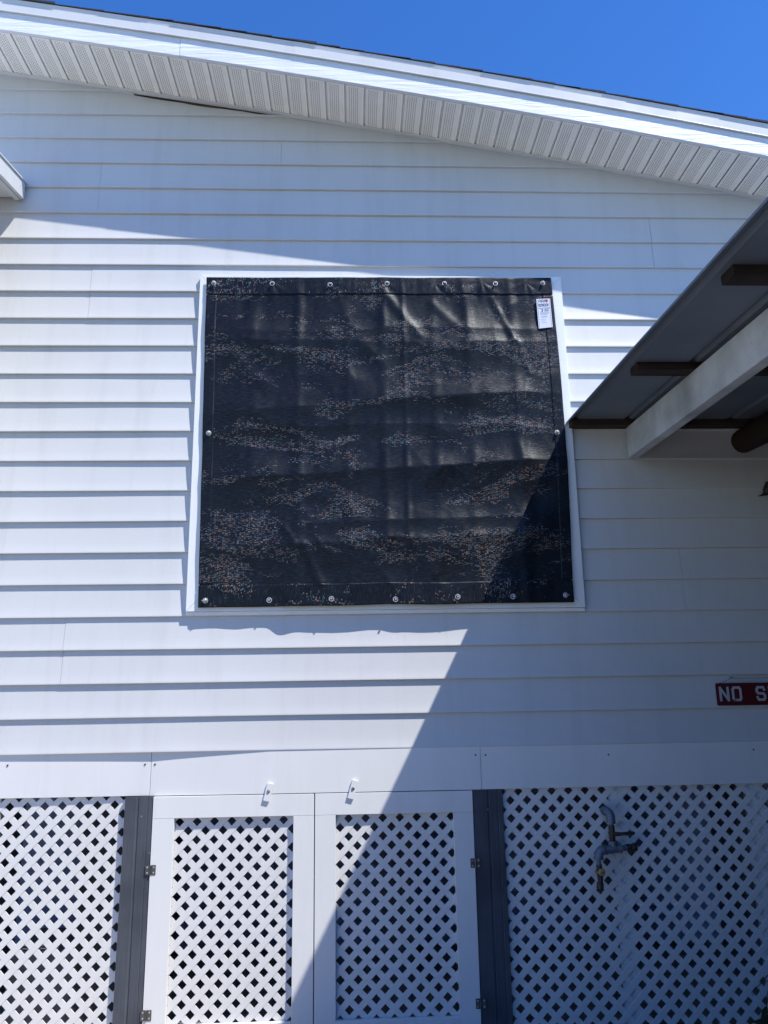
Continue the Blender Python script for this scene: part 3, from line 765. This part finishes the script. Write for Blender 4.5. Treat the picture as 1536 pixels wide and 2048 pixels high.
# battens along the wall, flat 2 x 4
for yb, xe in ((-.050, .012), (-.93, .075), (-1.84, .085), (-2.75, .08), (-3.66, .08), (-4.6, .08), (-5.5, .08)):
    w2 = .0445; mb = MB(); xs = AX + xe
    skew = .022
    vs = []
    for (x, s) in ((xs, 1), (AXR - .02, 0)):
        for (yy, zz) in ((yb - w2, -.0386), (yb + w2, -.0386), (yb + w2, -.0012), (yb - w2, -.0012)):
            vs.append((x + (s * (skew if zz < -.03 else -.0) * 0), min(yy, -.016), az(yy) + zz))
    mb.add(vs, [(0, 1, 2, 3), (7, 6, 5, 4), (0, 4, 5, 1), (1, 5, 6, 2), (2, 6, 7, 3), (3, 7, 4, 0)])
    mb.build('batten', DARKWOOD, aw, .002, 1)
def beam(x0, x1, y0, h, m, dz=-.0388, name='beam', bev=.003):
    mb = MB(); vs = []
    for x in (x0, x1):
        for y, zz in ((y0, dz), (YO + .03, dz), (YO + .03, dz - h), (y0, dz - h)): vs.append((x, y, az(y) + zz))
    mb.add(vs, [(0, 1, 2, 3), (7, 6, 5, 4), (0, 4, 5, 1), (1, 5, 6, 2), (2, 6, 7, 3), (3, 7, 4, 0)])
    return mb.build(name, m, aw, bev, 2)
tag(beam(1.602, 1.660, -.030, .182, BEAMW), 'white painted beam under the battens')
# round log beam further right
lg = MB(); pts = [(2.285 + .006 * math.sin(k * 1.3), -.05 - k * .65, az(-.05 - k * .65) - .0395 - .088) for k in range(10)]
lg.tube(pts, [.070, .084] + [.087 + .004 * math.sin(k * 2.1) for k in range(8)], 18)
tag(lg.build('beam', LOGWOOD, aw), 'dark reddish log beam')
for xb in (3.1, 3.9, 4.7, 5.6): beam(xb, xb + .05, -.03, .15, DARKWOOD)
for xp in (1.60, 4.0, 6.5):
    mb = MB(); mb.box(xp - .045, xp + .045, YO + .12, YO + .21, 0, az(YO + .2) - .225 + (0 if xp < 2 else .03)); mb.build('post', DARKWOOD, aw, .003, 1)
mb = MB()
for k in range(19):  # unseen side wall, added to darken the shade under the lean-to
    yb = -.02 - k * .305
    mb = MB(); mb.box(3.3, 3.325, yb - .3, yb - .002, .02, az(yb - .3) - .05); mb.build('light_blocker_board', DARKWOOD, aw)
for k in range(12):  # unseen front wall, added to keep light from the front out
    xb = 1.32 + k * .165
    mb = MB(); mb.box(xb, xb + .162, YO + .30, YO + .32, .04, az(YO) - .20); mb.build('light_blocker_board', DARKWOOD, aw)
mb = MB(); mb.box(1.3, AXR - .05, YO + .235, YO + .28, az(YO) - .22, az(YO) - .06); mb.build('header', DARKWOOD, aw, .003, 1)

# ------------------------------------------------------------------ end of the porch roof on the left
pr_ = tag(empty('porch_roof'), 'white fascia corner of a porch roof at far left of the wall', 'porch roof')
def pz(y): return 4.803 + .18 * y
def slab(name, x0, x1, y0, y1, t0, t1, m, bev=.0015):
    mb = MB(); vs = []
    for x in (x0, x1):
        for y, t in ((y0, t0), (y1, t0), (y1, t1), (y0, t1)): vs.append((x, y, pz(y) + t))
    mb.add(vs, [(0, 1, 2, 3), (7, 6, 5, 4), (0, 4, 5, 1), (1, 5, 6, 2), (2, 6, 7, 3), (3, 7, 4, 0)])
    return mb.build(name, m, pr_, bev, 1)
slab('fascia', -2.040, -2.018, -.030, -3.2, 0.0, -.108, METALW)
slab('fascia_trim', -2.075, -2.0425, -.024, -3.2, -.092, -.112, METALW)
slab('soffit', -4.6, -2.0435, -.024, -3.2, -.078, -.090, METALW)
slab('roof_panel', -4.6, -2.010, -.020, -3.22, .012, .0015, METALW)
for yb in (-3.1,):
    mb = MB(); mb.box(-4.2, -4.1, -3.15, -3.05, 0, pz(-3.1) - .095); mb.box(-2.16, -2.06 - .02, -3.15, -3.05, 0, pz(-3.1) - .115); mb.build('post', WHITE, pr_)

# ------------------------------------------------------------------ tap and pipework
tap = tag(empty('outdoor_tap'), 'galvanised pipe tap with lever valve and brass valve on the right lattice', 'tap')
def T(px, py, Y=-.085): p = at(px, py, Y); return Vector((p.x, Y, p.z))
def bend(a, b, c, n=7): return [a * (1 - t) ** 2 + b * 2 * t * (1 - t) + c * t * t for t in [i / n for i in range(n + 1)]]
p0 = T(1199, 1617, .06); p1 = T(1206, 1621, -.03); el = T(1223, 1622, -.088); p2 = T(1222, 1645)
mb = MB(); mb.tube([T(1203, 1618, .06), p1, (p1 + (el - p1) * .3)], .0150, 14); mb.build('pipe', GALV, tap)
mb = MB(); b = bend(p1 + (el - p1) * .15, el, p2 + Vector((0, 0, .005))); mb.tube(b, [.0225] + [.0215] * (len(b) - 2) + [.0225], 16)
mb.tube([b[-1], b[-1] + (b[-1] - b[-2]).normalized() * .008], .0245, 16); mb.tube([b[0], b[0] + (b[1] - b[0]).normalized() * .010], .0245, 16); mb.build('elbow', GALV, tap)
v0, v1 = T(1222.5, 1650), T(1225, 1682)
mb = MB(); mb.tube([T(1222, 1644), T(1227, 1697)], .0125, 12); mb.build('pipe', GALV, tap)
mb = MB(); mb.tube([v0, v0 + (v1 - v0) * .12, v0 + (v1 - v0) * .16, v0 + (v1 - v0) * .34, v0 + (v1 - v0) * .5, v0 + (v1 - v0) * .66, v0 + (v1 - v0) * .84, v0 + (v1 - v0) * .88, v1], [.0155, .0155, .017, .0165, .0195, .0165, .017, .0155, .0155], 8)
vm = (v0 + v1) / 2; mb.tube([vm, vm + Vector((.004, -.03, .002))], .007, 10)
mb.build('valve_body', OLDMETAL, tap)
# lever handle: a bent flat strap with a slotted rounded end
la = vm + Vector((.002, -.030, 0)); lb = T(1240, 1668, -.115); lc = T(1266, 1666, -.118)
mb = MB()
def strap(a, b, h, t):
    d = (b - a).normalized(); n_ = Vector((-d.z, 0, d.x)); n_.normalize()
    vs = [a - n_ * h + Vector((0, s, 0)) for s in (0, t)] + [a + n_ * h + Vector((0, s, 0)) for s in (0, t)] + [b - n_ * h + Vector((0, s, 0)) for s in (0, t)] + [b + n_ * h + Vector((0, s, 0)) for s in (0, t)]
    mb.add(vs, [(0, 1, 3, 2), (4, 6, 7, 5), (0, 4, 5, 1), (2, 3, 7, 6), (0, 2, 6, 4), (1, 5, 7, 3)])
strap(la, lb, .010, -.004); strap(lb, lc, .0085, -.0045)
mb.tube([lc + Vector((0, 0, 0)), lc + Vector((0, -.0045, 0))], .0092, 14); mb.smooth = False
lv = mb.build('lever', OLDMETAL, tap)
mb = MB(); q = T(1250, 1667, -.1235); q2 = T(1267, 1666, -.1235); mb.tube([q, q2], .0026, 8); mb.build('slot', BLACKP, lv)
# tee, cap, elbow, drop pipe
tee = T(1228, 1697); tl = T(1210, 1700); tr = T(1243, 1696)
mb = MB(); mb.tube([tl + Vector((0, 0, 0)), tl + (tr - tl) * .12, tl + (tr - tl) * .13, tl + (tr - tl) * .87, tl + (tr - tl) * .88, tr], [.0240, .0240, .0210, .0210, .0240, .0240], 16)
mb.tube([tee + Vector((0, 0, 0)), tee + Vector((-.002, 0, .032))], .0185, 16); mb.tube([tee + Vector((-.002, 0, .026)), tee + Vector((-.0025, 0, .036))], .0245, 16); mb.build('tee', GALV, tap)
mb = MB(); mb.tube([tr, T(1254, 1696)], .0135, 12); mb.tube([T(1249, 1696), T(1251, 1696)], .016, 12); mb.build('pipe', GALV, tap)
mb = MB(); c0, c1 = T(1253, 1695), T(1274, 1694); mb.tube([c0, c0 + (c1 - c0) * .3, c0 + (c1 - c0) * .36, c0 + (c1 - c0) * .5, c0 + (c1 - c0) * .6, c0 + (c1 - c0) * .92, c1], [.0165, .0185, .0155, .0155, .0205, .0205, .015], 10); mb.build('hose_cap', BLACKP, tap)
e0, e1, e2 = T(1213, 1700), T(1198, 1698), T(1197, 1716)
mb = MB(); mb.tube([tl + Vector((.004, 0, 0)), e0 + Vector((-.004, 0, 0))], .0145, 12); mb.build('pipe', GALV, tap)
mb = MB(); b = bend(T(1208, 1700), e1, e2); mb.tube(b, .0220, 16); mb.tube([b[0], b[0] + (b[1] - b[0]).normalized() * .009], .0250, 16); mb.tube([b[-1] + Vector((0, 0, .004)), b[-1] + Vector((0, 0, -.006))], .0250, 16); mb.build('elbow', GALV, tap)
mb = MB(); mb.tube([T(1197, 1716), T(1198, 1732)], .0115, 12); mb.build('pipe', GALV, tap)
v0, v1 = T(1198, 1729), T(1201, 1760); mb = MB(); mb.tube([v0, v0 + (v1 - v0) * .2, v0 + (v1 - v0) * .5, v0 + (v1 - v0) * .8, v1], [.0145, .0155, .018, .0155, .014], 8)
mb.build('valve_body', OLDMETAL, tap)
mb = MB(); sp0 = T(1201, 1758); sp1 = T(1200, 1778, -.088); mb.tube([sp0, sp0 + (sp1 - sp0) * .3, sp0 + (sp1 - sp0) * .4, sp1], [.0125, .0135, .0175, .0185], 12); mb.build('spout', OLDMETAL, tap)
kc = T(1204.5, 1745, -.112); mb = MB(); mb.tube([kc + Vector((0, .03, 0)), kc + Vector((0, .004, 0))], .006, 10); mb.tube([kc + Vector((0, .006, 0)), kc, kc + Vector((0, -.004, 0))], [.0175, .0175, .012], 14)
mb.smooth = False
mb.add([kc + Vector(p) for p in ((-.012, 0, .007), (-.036, .0, .004), (-.036, .0, -.003), (-.012, 0, -.007), (-.012, .004, .007), (-.036, .004, .004), (-.036, .004, -.003), (-.012, .004, -.007))], [(0, 1, 2, 3), (7, 6, 5, 4), (0, 4, 5, 1), (1, 5, 6, 2), (2, 6, 7, 3), (3, 7, 4, 0)])
kb = mb.build('brass_knob', BRASS, tap)
mb = MB(); mb.tube([kc + Vector((.003, -.0038, 0)), kc + Vector((.003, -.0055, 0))], .004, 8); mb.build('screw', OLDMETAL, kb)

# ------------------------------------------------------------------ NO SMOKING sign
sg = tag(empty('sign'), 'red NO SMOKING sign hanging on a nail at the right edge', 'sign')
SX, SZ0, SZ1, SY = 1.972, 1.603, 1.722, -.026; SL = .66
mb = MB(); cr_ = .008
pl = []
for (cx, cz, a0) in ((SX + cr_, SZ0 + cr_, 180), (SX + SL - cr_, SZ0 + cr_, 270), (SX + SL - cr_, SZ1 - cr_, 0), (SX + cr_, SZ1 - cr_, 90)):
    pl += [(cx + cr_ * math.cos(math.radians(a0 + t)), cz + cr_ * math.sin(math.radians(a0 + t))) for t in (0, 30, 60, 90)]
mb.prism(pl, SY, SY + .003); mb.build('board', RED, sg)
xx = SX + .023; k_ = 0
for ch in 'NO SMOKING':
    if ch == ' ': xx += .064; continue
    w_ = .042 if ch != 'I' else .012
    mb = MB()
    for q in stroke_quads(ch, xx, SZ0 + .028, w_, .066, .0125):
        mb.prism([(p.x, p.y) for p in q], SY - .0018 - .00006 * (k_ % 7), SY - .0002); k_ += 1
    mb.build('letter', LETTER, sg); xx += w_ + .028
nl = at(1463, 1355, -.03); mb = MB(); mb.tube([(nl.x, -.010, nl.z), (nl.x, -.032, nl.z)], .0018, 8); mb.tube([(nl.x, -.032, nl.z), (nl.x, -.034, nl.z)], .0048, 10); mb.build('nail', STEEL, sg)
mb = MB(); mb.tube([(SX + .01, SY + .001, SZ1 - .006), (nl.x, SY - .002, nl.z - .004), (SX + SL * .5, SY - .001, nl.z - .004), (SX + SL * .86, SY - .002, nl.z - .001), (SX + SL - .01, SY + .001, SZ1 - .006)], .0011, 6); mb.build('string', THREAD, sg)

# ------------------------------------------------------------------ small bird ornament, right edge
bc = at(1540, 975, -.09)
bird = tag(empty('bird_ornament'), 'dark bird shaped wall ornament with pointed beak at right edge', 'ornament')
mb = MB(); bp = [Vector((bc.x - .078, -.09, bc.z - .052)), Vector((bc.x - .05, -.09, bc.z - .044)), Vector((bc.x - .030, -.09, bc.z - .036)), Vector((bc.x - .018, -.09, bc.z - .022)), Vector((bc.x + .0, -.09, bc.z + .004)), Vector((bc.x + .03, -.088, bc.z + .004)), Vector((bc.x + .07, -.08, bc.z - .02)), Vector((bc.x + .12, -.075, bc.z - .05)), Vector((bc.x + .17, -.07, bc.z - .10))]
mb.tube(bp, [.001, .006, .014, .028, .036, .032, .030, .020, .004], 14); mb.build('body', IRON, bird)
mb = MB(); mb.add([(bc.x + .02, -.10, bc.z), (bc.x + .07, -.13, bc.z + .10), (bc.x + .12, -.125, bc.z + .08), (bc.x + .10, -.10, bc.z - .01), (bc.x + .02, -.097, bc.z), (bc.x + .07, -.127, bc.z + .10), (bc.x + .12, -.122, bc.z + .08), (bc.x + .10, -.097, bc.z - .01)],
       [(0, 1, 2, 3), (7, 6, 5, 4), (0, 4, 5, 1), (1, 5, 6, 2), (2, 6, 7, 3), (3, 7, 4, 0)]); mb.build('wing', IRON, bird)
mb = MB(); mb.tube([(bc.x + .06, -.08, bc.z), (bc.x + .06, -.012, bc.z + .01)], .003, 8); mb.build('hanger', IRON, bird)

# ------------------------------------------------------------------ weed growing up the lattice, bottom right
vine = tag(empty('weed', None, (at(1530, 2048, -.05).x, -.05, 0)), 'thin weed with a few leaves climbing the lattice bottom right', 'plant')
vo = vine.location
def rel(p): return Vector(p) - Vector(vo)
st = [Vector((vo.x + .03, -.06, 0)), T(1545, 2080, -.05), T(1533, 2010, -.04), T(1535, 1990, -.03), T(1524, 1962, -.02), T(1505, 1985, -.015), T(1496, 2020, -.02)]
mb = MB(); mb.tube([rel(p) for p in st[:4]], [.004, .0035, .003, .002], 8); mb.build('stem', STEMM, vine)
mb = MB(); mb.tube([rel(p) for p in (T(1536, 1950, -.02), T(1524, 1965, -.015), T(1510, 1978, -.012), T(1505, 1992, -.012))], [.0024, .002, .0018, .001], 8); mb.build('tendril', STEMM, vine)
def leaf(c, ax_, up_, L_, W_):
    ax_ = Vector(ax_).normalized(); sd = ax_.cross(Vector(up_)).normalized(); nn = sd.cross(ax_)
    mb = MB(); pts = []
    for i in range(7):
        t = i / 6; w_ = W_ * math.sin(math.pi * t ** .8) * (1 - .2 * t); dr = -.25 * L_ * t * t
        for s in (-1, 0, 1): pts.append(rel(c) + ax_ * L_ * t + sd * w_ * s + nn * (dr + (.12 * w_ if s else 0)))
    mb.add(pts, [(i * 3 + j, i * 3 + j + 1, (i + 1) * 3 + j + 1, (i + 1) * 3 + j) for i in range(6) for j in (0, 1)]); mb.smooth = True
    mb.build('leaf', LEAFM, vine)
for (px, py, Y, a, L_, W_) in ((1540, 2030, -.04, (-1, -.3, -.5), .08, .016), (1533, 2012, -.04, (-.6, -.3, -.9), .07, .014), (1536, 1992, -.03, (.5, -.3, .8), .06, .014), (1540, 2045, -.05, (-1, -.2, .1), .09, .018), (1528, 2035, -.04, (-.8, -.2, -.8), .06, .013)):
    leaf(T(px, py, Y), a, (0, -1, .2), L_, W_)
